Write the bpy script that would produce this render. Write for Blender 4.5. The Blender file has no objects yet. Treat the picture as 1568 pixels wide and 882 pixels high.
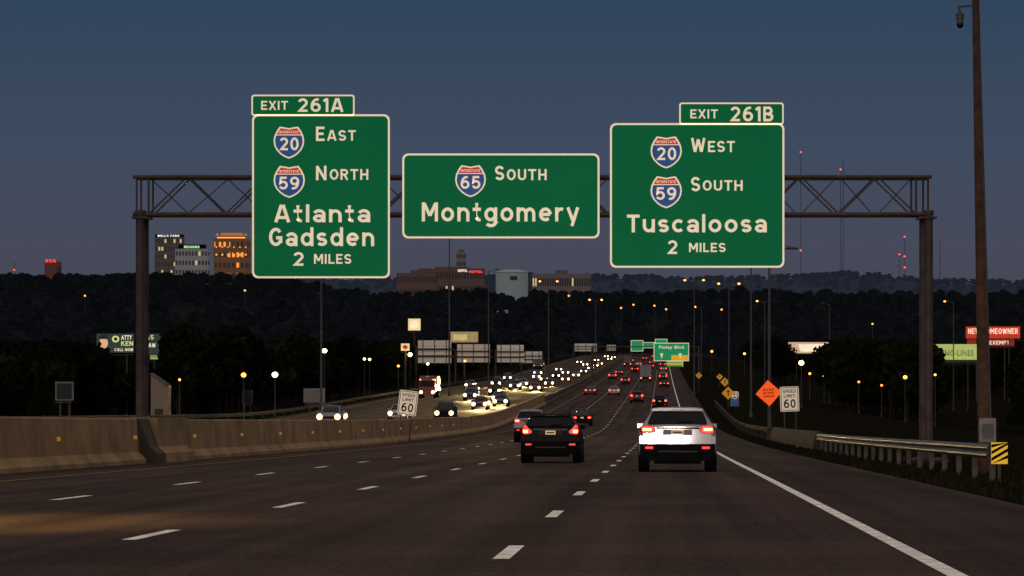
import bpy, bmesh, math, random
import numpy as np
from mathutils import Vector, Matrix, noise as mnoise
random.seed(7); np.random.seed(7)
F=4800.0; HOR=500.0; CX=784.0; SL=0.0479   # focal in px, horizon row, centre col, road heading
def wx(px,d): return (px-CX)*d/F
def wz(py,d): return (HOR-py)*d/F
COL=bpy.context.scene.collection

# ------------------------------------------------------------------ materials
MATS={}
def mat(name,col,rough=0.7,metal=0.0,emis=None,es=0.0,var=0.0,vscale=3.0,spec=0.3,rand=0.0,coat=0.0,trans=0.0):
    if name in MATS: return MATS[name]
    m=bpy.data.materials.new(name); m.use_nodes=True
    nt=m.node_tree; b=nt.nodes['Principled BSDF']
    b.inputs['Base Color'].default_value=(*col,1); b.inputs['Roughness'].default_value=rough
    b.inputs['Metallic'].default_value=metal; b.inputs['Specular IOR Level'].default_value=spec
    if coat: b.inputs['Coat Weight'].default_value=coat; b.inputs['Coat Roughness'].default_value=0.05
    if emis: b.inputs['Emission Color'].default_value=(*emis,1); b.inputs['Emission Strength'].default_value=es
    if var>0 or rand>0:
        tc=nt.nodes.new('ShaderNodeTexCoord'); no=nt.nodes.new('ShaderNodeTexNoise')
        no.inputs['Scale'].default_value=vscale; no.inputs['Detail'].default_value=5
        nt.links.new(tc.outputs['Object'],no.inputs['Vector'])
        mr=nt.nodes.new('ShaderNodeMapRange'); mr.inputs['From Min'].default_value=0.3; mr.inputs['From Max'].default_value=0.7
        mr.inputs['To Min'].default_value=1-var; mr.inputs['To Max'].default_value=1+var
        nt.links.new(no.outputs['Fac'],mr.inputs['Value'])
        val=mr.outputs[0]
        if rand>0:
            oi=nt.nodes.new('ShaderNodeObjectInfo'); r2=nt.nodes.new('ShaderNodeMapRange')
            r2.inputs['To Min'].default_value=1-rand; r2.inputs['To Max'].default_value=1+rand
            nt.links.new(oi.outputs['Random'],r2.inputs['Value'])
            mu=nt.nodes.new('ShaderNodeMath'); mu.operation='MULTIPLY'
            nt.links.new(val,mu.inputs[0]); nt.links.new(r2.outputs[0],mu.inputs[1]); val=mu.outputs[0]
        mx=nt.nodes.new('ShaderNodeVectorMath'); mx.operation='SCALE'
        mx.inputs[0].default_value=col; nt.links.new(val,mx.inputs['Scale'])
        nt.links.new(mx.outputs[0],b.inputs['Base Color'])
        if emis and es<1.0:
            my=nt.nodes.new('ShaderNodeVectorMath'); my.operation='SCALE'
            my.inputs[0].default_value=emis; nt.links.new(val,my.inputs['Scale'])
            nt.links.new(my.outputs[0],b.inputs['Emission Color'])
    MATS[name]=m; return m

def road_mat(name,base):
    m=bpy.data.materials.new(name); m.use_nodes=True; nt=m.node_tree; N=nt.nodes.new; Lk=nt.links.new
    b=nt.nodes['Principled BSDF']; b.inputs['Roughness'].default_value=0.85; b.inputs['Specular IOR Level'].default_value=0.05
    g=N('ShaderNodeNewGeometry'); s=N('ShaderNodeSeparateXYZ'); Lk(g.outputs['Position'],s.inputs[0])
    mu=N('ShaderNodeMath'); mu.operation='MULTIPLY_ADD'; mu.inputs[1].default_value=-SL
    Lk(s.outputs['Y'],mu.inputs[0]); Lk(s.outputs['X'],mu.inputs[2])      # o = X - SL*Y
    o=mu.outputs[0]
    def comb(xs,ys):
        c=N('ShaderNodeCombineXYZ'); a=N('ShaderNodeMath'); a.operation='MULTIPLY'; a.inputs[1].default_value=xs; Lk(o,a.inputs[0])
        d=N('ShaderNodeMath'); d.operation='MULTIPLY'; d.inputs[1].default_value=ys; Lk(s.outputs['Y'],d.inputs[0])
        Lk(a.outputs[0],c.inputs[0]); Lk(d.outputs[0],c.inputs[1]); return c.outputs[0]
    def nz(v,sc,det,lo,hi,a=0.3,c=0.7):
        n=N('ShaderNodeTexNoise'); n.inputs['Scale'].default_value=sc; n.inputs['Detail'].default_value=det; Lk(v,n.inputs['Vector'])
        r=N('ShaderNodeMapRange'); r.inputs['From Min'].default_value=a; r.inputs['From Max'].default_value=c
        r.inputs['To Min'].default_value=lo; r.inputs['To Max'].default_value=hi; Lk(n.outputs['Fac'],r.inputs['Value']); return r.outputs[0]
    streak=nz(comb(1.6,0.02),1.0,5,0.70,1.30)
    patch=nz(comb(0.22,0.05),1.0,3,0.76,1.24)
    grain=nz(comb(1,0.35),14.0,4,0.66,1.34)
    seam=nz(comb(0.12,0.16),1.0,4,0.84,1.0,0.49,0.51)
    w=N('ShaderNodeMath'); w.operation='MULTIPLY_ADD'; w.inputs[1].default_value=math.pi; w.inputs[2].default_value=1.4*math.pi; Lk(o,w.inputs[0])
    c=N('ShaderNodeMath'); c.operation='COSINE'; Lk(w.outputs[0],c.inputs[0])
    r=N('ShaderNodeMapRange'); r.inputs['From Min'].default_value=-1; r.inputs['From Max'].default_value=1
    r.inputs['To Min'].default_value=1.12; r.inputs['To Max'].default_value=0.88; Lk(c.outputs[0],r.inputs['Value'])
    val=r.outputs[0]
    for x in (streak,patch,grain,seam):
        q=N('ShaderNodeMath'); q.operation='MULTIPLY'; Lk(val,q.inputs[0]); Lk(x,q.inputs[1]); val=q.outputs[0]
    v=N('ShaderNodeVectorMath'); v.operation='SCALE'; v.inputs[0].default_value=base; Lk(val,v.inputs['Scale'])
    Lk(v.outputs[0],b.inputs['Base Color'])
    return m

M=dict(
 asphalt=road_mat('asphalt_worn',(0.090,0.060,0.046)),
 asphalt2=road_mat('asphalt_shoulder',(0.070,0.049,0.039)),
 asphalt3=road_mat('asphalt_opposite',(0.10,0.073,0.045)),
)
paintw=mat('road_paint',(0.75,0.68,0.58),0.6,emis=(1,.9,.75),es=0.14,var=0.35,vscale=4)  # weak emission put in for headlight return off the paint beads
painty=mat('road_paint_yellow',(0.35,0.22,0.05),0.6,var=0.4)
conc=mat('concrete_wall',(0.47,0.30,0.14),0.9,var=0.34,vscale=0.7)  # warm tint put into the colour for lamp light on the wall
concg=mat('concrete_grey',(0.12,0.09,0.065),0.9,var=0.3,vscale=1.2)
concd=mat('concrete_dark',(0.07,0.055,0.042),0.9,var=0.3,vscale=1.2)
grass=mat('grass',(0.016,0.015,0.009),1.0,var=0.5,vscale=0.6,spec=0)
under=mat('wooded_hill_floor_hazy',(0.014,0.015,0.013),1.0,emis=(.0022,.0027,.0038),es=.9,var=.2,vscale=.05,spec=0)  # distance haze put in as faint emission
under2=mat('wooded_ridge_floor_hazy',(0.024,0.029,0.040),1.0,emis=(.012,.0155,.024),es=.9,var=.1,vscale=.02,spec=0)  # stronger bluish emission for the ridge's haze
steel=mat('weathered_steel',(0.11,0.080,0.072),0.6,0.1,var=0.25,vscale=2)
galv=mat('galvanised_rail',(0.16,0.16,0.165),0.5,0.3,var=0.3,vscale=2)
wood=mat('weathered_wood',(0.13,0.070,0.045),0.9,var=0.35,vscale=5)
polem=mat('pole_metal',(0.12,0.12,0.125),0.5,0.3)
alu=mat('sign_back_aluminium',(0.30,0.30,0.30),0.5,0.1,var=0.12,vscale=1.0)
retroW=mat('retro_glow_white',(0.70,0.62,0.50),0.5,emis=(1.0,.79,.56),es=0.60,var=0.04,vscale=6)  # retroreflective sheeting, this and below: headlight return put in as emission
retroG=mat('retro_glow_green',(0.002,0.055,0.020),0.5,emis=(0.0012,0.106,0.036),es=0.74,var=0.035,vscale=.8,spec=.1)
retroB=mat('retro_glow_blue',(0.01,0.05,0.16),0.4,emis=(0.015,0.075,0.23),es=0.6)
retroR=mat('retro_glow_red',(0.4,0.03,0.03),0.4,emis=(0.55,0.045,0.03),es=0.6)
retroO=mat('retro_glow_orange',(0.7,0.10,0.02),0.4,emis=(0.95,0.10,0.015),es=0.8)
retroY=mat('retro_glow_yellow',(0.7,0.42,0.03),0.4,emis=(0.9,0.5,0.03),es=0.55)
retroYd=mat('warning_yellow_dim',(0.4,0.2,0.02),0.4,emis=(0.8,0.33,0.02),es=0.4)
reflY=mat('amber_reflector',(0.4,0.22,0.03),0.4,emis=(0.85,0.40,0.05),es=0.26)  # emission stands in for light the reflector returns
white2=mat('speed_sign_white',(0.65,0.57,0.45),0.5,emis=(1.0,.80,.57),es=0.36)  # same sheeting glow, put in as emission
black=mat('matt_black',(0.008,0.008,0.008),0.8,spec=.08)
rubber=mat('tyre_rubber',(0.010,0.009,0.009),0.9,spec=.05)
glass=mat('car_glass',(0.006,0.008,0.010),0.15,spec=0.3)
rim=mat('wheel_rim',(0.25,0.25,0.26),0.35,0.8)
tailR=mat('tail_light',(0.5,0.02,0.02),0.3,emis=(1.0,0.03,0.015),es=2.0)
tailC=mat('tail_light_core',(0.6,0.1,0.05),0.3,emis=(1.0,0.12,0.06),es=10.0)
tailF=mat('tail_light_traffic',(0.6,0.1,0.05),0.3,emis=(1.0,0.045,0.02),es=10.0)
reflR=mat('red_reflector',(0.5,0.02,0.02),0.3,emis=(1.0,0.03,0.02),es=1.1)  # reflector, no lamp; its returned light is emission
lensR=mat('red_lens',(0.12,0.006,0.006),0.25)
headL=mat('headlight',(1,1,1),0.3,emis=(1.0,0.76,0.40),es=26)
headH=mat('headlight_glare_disc',(1,.9,.7),0.3,emis=(1.0,0.55,0.16),es=1.8)  # disc added around the lamp; glare put in as dim emission
headD=mat('headlight_off',(0.4,0.4,0.4),0.2)
plateM=mat('licence_plate',(0.6,0.5,0.35),0.5,emis=(1,.66,.34),es=0.42)  # light on the plate put in as emission
lampO=mat('sodium_lamp',(1,.6,.2),0.5,emis=(1.0,0.36,0.05),es=4.0)
lampD=mat('distant_sodium_lamp',(1,.6,.2),0.5,emis=(1.0,0.33,0.05),es=2.2)
lampW=mat('white_lamp',(1,1,.9),0.5,emis=(1.0,0.72,0.33),es=9)
lampR=mat('red_beacon',(1,.1,.1),0.5,emis=(1.0,0.05,0.03),es=4)

# ------------------------------------------------------------------ highway lettering drawn as strokes
def arc(cx,cy,rx,ry,a0,a1,n=14): return [(cx+rx*math.cos(math.radians(a0+(a1-a0)*i/n)),cy+ry*math.sin(math.radians(a0+(a1-a0)*i/n))) for i in range(n+1)]
def ell(cx,cy,rx,ry): return arc(cx,cy,rx,ry,0,360,22)
GL={
'E':(.62,[[(.62,.91),(.09,.91),(.09,.09),(.62,.09)],[(.12,.5),(.55,.5)]]),
'F':(.60,[[(.60,.91),(.09,.91),(.09,0)],[(.12,.5),(.52,.5)]]),
'T':(.68,[[(0,.91),(.68,.91)],[(.34,.9),(.34,0)]]),
'N':(.72,[[(.09,0),(.09,1)],[(.63,0),(.63,1)],[(.11,.93),(.61,.07)]]),
'H':(.70,[[(.09,0),(.09,1)],[(.61,0),(.61,1)],[(.1,.5),(.6,.5)]]),
'I':(.18,[[(.09,0),(.09,1)]]),
'L':(.58,[[(.09,1),(.09,.09),(.58,.09)]]),
'A':(.82,[[(.08,0),(.37,1)],[(.74,0),(.45,1)],[(.19,.27),(.63,.27)]]),
'M':(.88,[[(.09,0),(.09,1)],[(.79,0),(.79,1)],[(.13,.95),(.44,.30)],[(.75,.95),(.44,.30)]]),
'W':(1.0,[[(.08,1),(.27,0)],[(.29,0),(.49,.9)],[(.51,.9),(.71,0)],[(.73,0),(.92,1)]]),
'S':(.68,[arc(.34,.695,.25,.215,20,270)+arc(.34,.285,.25,.195,90,-160)[1:]]),
'O':(.76,[ell(.38,.5,.29,.41)]),
'0':(.66,[ell(.33,.5,.24,.41)]),
'R':(.68,[[(.09,0),(.09,1)],[(.1,.91),(.36,.91)]+arc(.37,.70,.20,.21,90,-90)+[(.1,.49)],[(.34,.47),(.60,0)]]),
'P':(.66,[[(.09,0),(.09,1)],[(.1,.91),(.36,.91)]+arc(.37,.69,.20,.22,90,-90)+[(.1,.47)]]),
'B':(.68,[[(.09,0),(.09,1)],[(.1,.91),(.36,.91)]+arc(.36,.71,.18,.20,90,-90)+[(.1,.51)],[(.34,.50),(.38,.50)]+arc(.38,.295,.21,.205,90,-90)+[(.1,.09)]]),
'U':(.70,[[(.09,1),(.09,.36)]+arc(.35,.35,.26,.26,180,360)+[(.61,1)]]),
'G':(.74,[arc(.38,.5,.29,.41,38,325),[(.40,.45),(.65,.45),(.65,.17)]]),
'D':(.70,[[(.09,0),(.09,1)],[(.1,.91),(.30,.91)]+arc(.30,.5,.31,.41,90,-90)+[(.1,.09)]]),
'X':(.74,[[(.07,1),(.67,0)],[(.67,1),(.07,0)]]),
'C':(.72,[arc(.38,.5,.29,.41,42,318)]),
'K':(.70,[[(.09,0),(.09,1)],[(.62,1),(.14,.42)],[(.30,.55),(.66,0)]]),
'1':(.34,[[(.02,.78),(.22,.95)],[(.25,1),(.25,0)]]),
'2':(.66,[arc(.33,.68,.24,.23,165,-38)+[(.12,.09),(.64,.09)]]),
'5':(.66,[[(.58,.91),(.16,.91),(.12,.50)]+arc(.33,.345,.25,.255,135,-155)]),
'6':(.68,[ell(.35,.335,.25,.245),[(.10,.36)]+arc(.44,.40,.34,.51,170,72)]),
'9':(.68,[ell(.33,.665,.25,.245),[(.58,.64)]+arc(.24,.60,.34,.51,-10,-108)]),
'4':(.70,[[(.52,0),(.52,1)],[(.47,.95),(.08,.28),(.68,.28)]]),
'a':(.66,[arc(.33,.46,.24,.20,160,0)+[(.57,0)],ell(.31,.225,.21,.145)]),
't':(.46,[[(.22,.97),(.22,.22)]+arc(.37,.22,.15,.13,180,290),[(0,.64),(.44,.64)]]),
'l':(.18,[[(.09,0),(.09,1.02)]]),
'n':(.66,[[(.09,0),(.09,.74)],arc(.33,.39,.24,.26,170,0)+[(.57,0)]]),
'm':(1.04,[[(.09,0),(.09,.74)],arc(.30,.39,.21,.26,165,0)+[(.51,0)],arc(.72,.39,.21,.26,165,0)+[(.93,0)]]),
'o':(.70,[ell(.35,.37,.26,.28)]),
'c':(.62,[arc(.35,.37,.26,.28,45,315)]),
'e':(.70,[[(.12,.37),(.60,.37)],arc(.35,.37,.26,.28,0,312)]),
'r':(.46,[[(.09,0),(.09,.74)],arc(.34,.38,.25,.27,170,68)]),
's':(.58,[arc(.29,.51,.20,.14,25,270)+arc(.29,.23,.20,.14,90,-155)[1:]]),
'u':(.66,[[(.57,0),(.57,.74)],arc(.33,.35,.24,.26,-10,-180)+[(.09,.74)]]),
'd':(.70,[[(.61,0),(.61,1.02)],ell(.34,.37,.25,.28)]),
'g':(.70,[[(.61,.74),(.61,-.03)]+arc(.36,-.03,.25,.19,0,-150),ell(.34,.37,.25,.28)]),
'y':(.66,[[(.06,.74),(.33,.06)],[(.60,.74),(.28,-.24)]]),
}
def glyphmesh(t,T_=.17,sp=.17):
    V=[];Fc=[];x=0;lay=0
    for ch in t:
        if ch==' ': x+=.45; continue
        w,st=GL[ch]
        for pl in st:
            closed=len(pl)>4 and abs(pl[0][0]-pl[-1][0])<1e-5 and abs(pl[0][1]-pl[-1][1])<1e-5
            pts=pl[:-1] if closed else pl
            n=len(pts);lay+=1
            for i in range(n):
                p=pts[i]
                a=pts[i-1] if (i>0 or closed) else None
                c=pts[(i+1)%n] if (i<n-1 or closed) else None
                def dr(u,v):
                    dx,dy=v[0]-u[0],v[1]-u[1];l=math.hypot(dx,dy) or 1;return dx/l,dy/l
                if a is None: d=dr(p,c);k=1
                elif c is None: d=dr(a,p);k=1
                else:
                    d1=dr(a,p);d2=dr(p,c);sx,sy=d1[0]+d2[0],d1[1]+d2[1];l=math.hypot(sx,sy) or 1
                    d=(sx/l,sy/l);k=min(2.2,1/max(.3,d[0]*d1[0]+d[1]*d1[1]))
                nx,ny=-d[1]*T_/2*k,d[0]*T_/2*k
                V.append((x+p[0]+nx,p[1]+ny,(lay%4)*.002));V.append((x+p[0]-nx,p[1]-ny,(lay%4)*.002))
            b0=len(V)-2*n
            for i in range(n if closed else n-1):
                j=(i+1)%n; Fc.append([b0+2*i,b0+2*i+1,b0+2*j+1,b0+2*j])
        x+=w+sp
    return np.array(V),Fc

# ------------------------------------------------------------------ mesh builder
class B:
    def __init__(s): s.v=[];s.f=[];s.mi=[];s.sm=[];s.mats=[]
    def m(s,mt):
        if mt not in s.mats: s.mats.append(mt)
        return s.mats.index(mt)
    def add(s,vs,fs,mt,smooth=False):
        n=len(s.v); s.v+= [tuple(p) for p in vs]; i=s.m(mt)
        for f in fs: s.f.append([n+k for k in f]); s.mi.append(i); s.sm.append(smooth)
    def poly(s,pts,mt): s.add(pts,[list(range(len(pts)))],mt)
    def box(s,x0,x1,y0,y1,z0,z1,mt):
        v=[(x0,y0,z0),(x1,y0,z0),(x1,y1,z0),(x0,y1,z0),(x0,y0,z1),(x1,y0,z1),(x1,y1,z1),(x0,y1,z1)]
        s.add(v,[(3,2,1,0),(4,5,6,7),(0,1,5,4),(1,2,6,5),(2,3,7,6),(3,0,4,7)],mt)
    def cyl(s,p,q,r1,r2=None,n=10,mt=None,smooth=True):
        r2=r1 if r2 is None else r2
        p=Vector(p);q=Vector(q);a=(q-p).normalized()
        u=a.orthogonal().normalized();w=a.cross(u)
        vs=[];
        for c,r in((p,r1),(q,r2)):
            for i in range(n):
                t=2*math.pi*i/n; vs.append(c+u*math.cos(t)*r+w*math.sin(t)*r)
        s.add(vs,[(i,(i+1)%n,n+(i+1)%n,n+i) for i in range(n)],mt,smooth)
        s.add(vs,[list(range(n))[::-1],list(range(n,2*n))],mt)
    def ball(s,c,r,mt,n=8,sz=1.0):
        vs=[];fs=[];R=n//2+1
        for j in range(R+1):
            th=math.pi*j/R
            for i in range(n):
                ph=2*math.pi*i/n; vs.append((c[0]+r*math.sin(th)*math.cos(ph),c[1]+r*math.sin(th)*math.sin(ph),c[2]+r*sz*math.cos(th)))
        for j in range(R):
            for i in range(n): fs.append((j*n+i,j*n+(i+1)%n,(j+1)*n+(i+1)%n,(j+1)*n+i))
        s.add(vs,fs,mt,True)
    def prism(s,pts,y0,y1,mt):   # pts in XZ; front at y0
        n=len(pts); vs=[(p[0],y0,p[1]) for p in pts]+[(p[0],y1,p[1]) for p in pts]
        s.add(vs,[list(range(n)),list(range(n,2*n))[::-1]]+[(i,(i+1)%n,n+(i+1)%n,n+i) for i in range(n)],mt)
    def rrect(s,x0,x1,z0,z1,r,y0,y1,mt):
        pts=[]
        for cx,cz,a0 in((x1-r,z1-r,0),(x0+r,z1-r,90),(x0+r,z0+r,180),(x1-r,z0+r,270)):
            for k in range(5):
                a=math.radians(a0+k*22.5); pts.append((cx+r*math.cos(a),cz+r*math.sin(a)))
        s.prism(pts,y0,y1,mt)
    def text(s,t,x0,x1,z0,z1,y,mt,bold=0.02):
        V,Fc=textmesh(t,bold)
        a=V.min(0);b=V.max(0)
        X=(V[:,0]-a[0])/(b[0]-a[0])*(x1-x0)+x0; Z=(V[:,1]-a[1])/(b[1]-a[1])*(z1-z0)+z0
        s.add([(X[i],y-V[i,2],Z[i]) for i in range(len(V))],Fc,mt)
    def build(s,name,loc=(0,0,0),rot=None,parent=None,recalc=True,data_only=False,sub=None):
        me=bpy.data.meshes.new(name+'_mesh')
        me.from_pydata(s.v,[],s.f)
        for mt in s.mats: me.materials.append(mt)
        me.polygons.foreach_set('material_index',s.mi); me.polygons.foreach_set('use_smooth',s.sm)
        if recalc:
            bm=bmesh.new();bm.from_mesh(me);bmesh.ops.recalc_face_normals(bm,faces=bm.faces);bm.to_mesh(me);bm.free()
        me.update()
        if data_only: return me
        return place(me,name,loc,rot,parent)
def place(me,name,loc=(0,0,0),rot=None,parent=None,scale=None):
    ob=bpy.data.objects.new(name,me); COL.objects.link(ob); ob.location=loc
    if rot: ob.rotation_euler=rot
    if scale: ob.scale=scale
    if parent: ob.parent=parent
    return ob
def recenter(b,o):
    b.v=[(x-o[0],y-o[1],z-o[2]) for x,y,z in b.v]
TM={}
def textmesh(t,bold):
    if (t,bold) in TM: return TM[(t,bold)]
    if all(ch==' ' or ch in GL for ch in t):
        TM[(t,bold)]=glyphmesh(t); return TM[(t,bold)]
    cu=bpy.data.curves.new('t','FONT'); cu.body=t; cu.offset=bold; cu.space_character=1.12; cu.resolution_u=3
    ob=bpy.data.objects.new('t',cu); COL.objects.link(ob); bpy.context.view_layer.update()
    dg=bpy.context.evaluated_depsgraph_get(); me=bpy.data.meshes.new_from_object(ob.evaluated_get(dg))
    V=np.array([v.co[:] for v in me.vertices]); Fc=[list(p.vertices) for p in me.polygons]
    bpy.data.objects.remove(ob); bpy.data.meshes.remove(me); bpy.data.curves.remove(cu)
    TM[(t,bold)]=(V,Fc); return V,Fc

# ------------------------------------------------------------------ terrain + road profile
KD=[-300,-100,0,60,125,200,310,400,500,700,1000,1500,2000,3000]
KZ=[8.1,1.94,-1.18,-3.05,-5.08,-7.25,-9.75,-10.4,-11.1,-12.1,-12.8,-14.3,-20,-28]
KT=[0]*len(KD)
for i in range(len(KD)):
    if 0<i<len(KD)-1:
        a=(KZ[i]-KZ[i-1])/(KD[i]-KD[i-1]);b=(KZ[i+1]-KZ[i])/(KD[i+1]-KD[i]); KT[i]=2*a*b/(a+b) if a*b>0 else 0
    else: KT[i]=-0.031 if i==0 else -0.008
def rz(d):
    d=min(max(d,KD[0]),KD[-1]); i=0
    while i<len(KD)-2 and d>KD[i+1]: i+=1
    h=KD[i+1]-KD[i];t=(d-KD[i])/h
    return (2*t**3-3*t*t+1)*KZ[i]+(t**3-2*t*t+t)*h*KT[i]+(-2*t**3+3*t*t)*KZ[i+1]+(t**3-t*t)*h*KT[i+1]
def ss(a,b,x):
    t=min(max((x-a)/(b-a),0),1); return t*t*(3-2*t)
def lift(d): return 0.8-0.5*ss(450,750,d)
def nz2(x,y,s): return mnoise.noise(Vector((x/s,y/s,3.3)))
def ground(X,Y):
    o=X-SL*Y; d=Y; b=rz(min(d,1700))
    if o<=-16.2: z=b+lift(d)-0.22
    else: z=b-0.22
    if o<-40: z-= 4.2*ss(-40,-75,o)*1.0
    if 5.2<o: z+=0.16*ss(5.2,5.6,o)
    if o>13: z-= 3.6*ss(13,48,o)
    off=ss(45,90,abs(o))
    z+= off*1.2*nz2(X,Y,60)
    if d>1500:
        hm=20+ 15*ss(-90,-230,X) +5*nz2(X,Y,170)+ 6*ss(420,640,X)+3*math.exp(-((X-180)/60)**2)
        up=ss(1550,2700,d); z=z*(1-up)+hm*up
        dn=ss(2850,3500,d); z=z*(1-dn)+0*dn
        hr=82+5*nz2(X,0,300)+4*nz2(X,50,110)-7*ss(560,800,X)+8*math.exp(-((X-575)/80)**2)
        r=ss(4700,5400,d); z=z*(1-r)+hr*r
        z-= 60*ss(6500,11000,d)
    return z
oc=[-6000,-4000,-2500,-1800,-1400,-1200]+list(range(-1050,-300,18))+list(range(-300,-80,11))+[-75,-68,-60,-54,-48,-44,-40.5,-38,-30,-22,-16.5,-16.2,-15.8,-8,0,5.2,5.6,8,13,18,24,30,38,48,58,70]+list(range(80,800,14))+[900,1100,1400,2000,3000,5000]
rows=[-120,-60,-30,-10]+list(range(0,420,8))+list(range(420,1000,20))+list(range(1000,3000,45))+[3100,3300,3500,3900,4300,4600]+list(range(4700,5600,60))+[5800,6200,6800,8000,10000,13000]
b=B(); vs=[];nc=len(oc)
for Y in rows:
    for o in oc:
        X=SL*min(Y,1700)+o
        vs.append((X,Y,ground(X,Y)))
FS={0:[],1:[],2:[]}
for j in range(len(rows)-1):
    for i in range(nc-1): FS[0 if rows[j]<1500 else (1 if rows[j]<4300 else 2)].append((j*nc+i,j*nc+i+1,(j+1)*nc+i+1,(j+1)*nc+i))
b.add(vs,FS[0],grass,True)
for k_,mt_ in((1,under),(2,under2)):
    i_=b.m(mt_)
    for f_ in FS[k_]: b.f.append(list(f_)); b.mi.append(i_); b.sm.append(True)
b.build('ground',recalc=False)

RD=list(range(-120,0,20))+list(range(0,420,5))+list(range(420,1720,15))
def strip(name,o0,o1,dz,mt,d0=-120,d1=1700,extra=None,b=None,base=None):
    own=b is None
    if own: b=B()
    ds=[d0]+[d for d in RD if d0<d<d1]+[d1]
    vs=[];fs=[]
    for d in ds:
        e=extra(d) if extra else 0
        z=rz(d)+dz+e; vs+= [(SL*d+o0,d,z),(SL*d+o1,d,z)]
    for i in range(len(ds)-1): fs.append((2*i,2*i+1,2*i+3,2*i+2))
    b.add(vs,fs,mt)
    if own: return b.build(name,recalc=False)
strip('highway_road',-15.95,2.9,0.0,M['asphalt'])
strip('road_shoulder',2.9,5.25,0.0,M['asphalt2'])
strip('opposite_road',-38,-16.3,0,M['asphalt3'],extra=lift)
b=B()
strip('',2.2,2.36,0.012,paintw,b=b)
strip('',-13.6,-13.45,0.012,painty,b=b)
for o in(-1.4,-5.4,-9.4):
    ph=27.2+{-1.4:0,-5.4:4.5,-9.4:9}[o]
    k=-8
    while True:
        d0=ph+12.2*k; k+=1
        if d0>900: break
        if d0<-60: continue
        strip('',o-0.075,o+0.075,0.012,paintw,d0=d0,d1=d0+3.0,b=b)
strip('',-18.6,-18.45,0.012,painty,extra=lift,b=b)
strip('',-36.5,-36.3,0.012,painty,extra=lift,b=b)
for o in(-22.3,-26.3,-30.3):
    for k in range(60):
        d0=100+15*k; strip('',o-.07,o+.07,0.012,painty,d0=d0,d1=d0+3,extra=lift,b=b)
b.build('road_markings',recalc=False)

def extr(b,sec,ds,mt,dz=lambda d:0):
    n=len(sec);vs=[];fs=[]
    for d in ds:
        for o,z in sec: vs.append((SL*d+o,d,rz(d)+z+dz(d)))
    for j in range(len(ds)-1):
        for i in range(n): fs.append((j*n+i,j*n+(i+1)%n,(j+1)*n+(i+1)%n,(j+1)*n+i))
    fs.append(list(range(n))); fs.append([ (len(ds)-1)*n+i for i in range(n)][::-1])
    b.add(vs,fs,mt)
b=B()
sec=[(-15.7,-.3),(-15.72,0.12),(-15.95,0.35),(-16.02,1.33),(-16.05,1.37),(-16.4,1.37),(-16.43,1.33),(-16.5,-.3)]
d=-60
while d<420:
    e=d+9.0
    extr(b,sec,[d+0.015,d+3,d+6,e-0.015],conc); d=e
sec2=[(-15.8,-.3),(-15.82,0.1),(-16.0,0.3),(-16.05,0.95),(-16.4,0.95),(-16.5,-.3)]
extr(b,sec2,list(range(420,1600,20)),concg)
extr(b,[(-15.35,-.3),(-15.4,0.3),(-15.62,0.5),(-15.66,1.40),(-17.5,1.40),(-17.5,-.3)],[97.2,99,101,103],conc)
extr(b,[(-15.35,-.3),(-15.4,0.3),(-15.62,0.5),(-15.95,1.372),(-16.4,1.372),(-17.0,-.3)],[95.6,96,97.19],concg)
b.build('median_wall')
b=B()
for k in range(-3,14):
    d=82.5+12*k
    zz=rz(d)+0.80; X=SL*d-15.93
    b.box(X,X+.05,d,d+.02,zz-.05,zz+.05,black); b.box(X-.0,X+.10,d-.03,d-.005,zz-.055,zz+.055,reflY)
b.build('wall_reflectors')

def wrail(name,o,d0,d1,posts=True,dz=lambda d:0,side=-1,mt=galv,base=0.0,step=3.8,pm=None):
    b=B(); prof=[(0,.45),(.07,.50),(.07,.54),(0,.60),(.07,.66),(.07,.70),(0,.76)]
    pr=[(o+side*x,z+base) for x,z in prof]+[(o+side*x-side*0.012,z+base) for x,z in prof[::-1]]
    n=int((d1-d0)/4)+2
    extr(b,pr,list(np.linspace(d0,d1,n)),mt,dz)
    d=d0+.3
    while posts and d<d1:
        X=SL*d+o;z=rz(d)+dz(d)+base
        b.box(X+.03 if side<0 else X-.15,X+.15 if side<0 else X-.03,d-.05,d+.05,z-.35,z+.74,pm or concd); d+=step
    return b.build(name)
postm=mat('rail_post',(0.15,0.13,0.11),0.8,var=.3)
wrail('guardrail',7.0,67,141,pm=postm)
wrail('guardrail',-37.6,120,800,dz=lift,side=1,step=8,mt=concd)
b=B()
extr(b,[(6.8,-.3),(6.85,.3),(7.0,.85),(7.2,.85),(7.35,.3),(7.4,-.3)],list(range(142,205,7)),concd)
b.build('concrete_barrier')
wrail('guardrail',7.0,206,420,step=6,mt=concd)

b=B(); d=65.5; X=SL*d+7.05; z=rz(d)
b.box(X-.17,X+.17,d,d+.02,z+.35,z+.80,retroY)
for k in range(4):
    z0=z+.33+k*.14-0.06
    pts=[(X-.17,max(z0,z+.352)),(X+.17,min(z0+.2,z+.798)),(X+.17,min(z0+.27,z+.798)),(X-.17,max(min(z0+.07,z+.798),z+.354))]
    b.poly([(p[0],d-.012,p[1]) for p in pts],black)
b.box(X-.03,X+.03,d+.022,d+.08,z-.2,z+.6,steel)
b.build('hazard_marker_sign')

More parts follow.
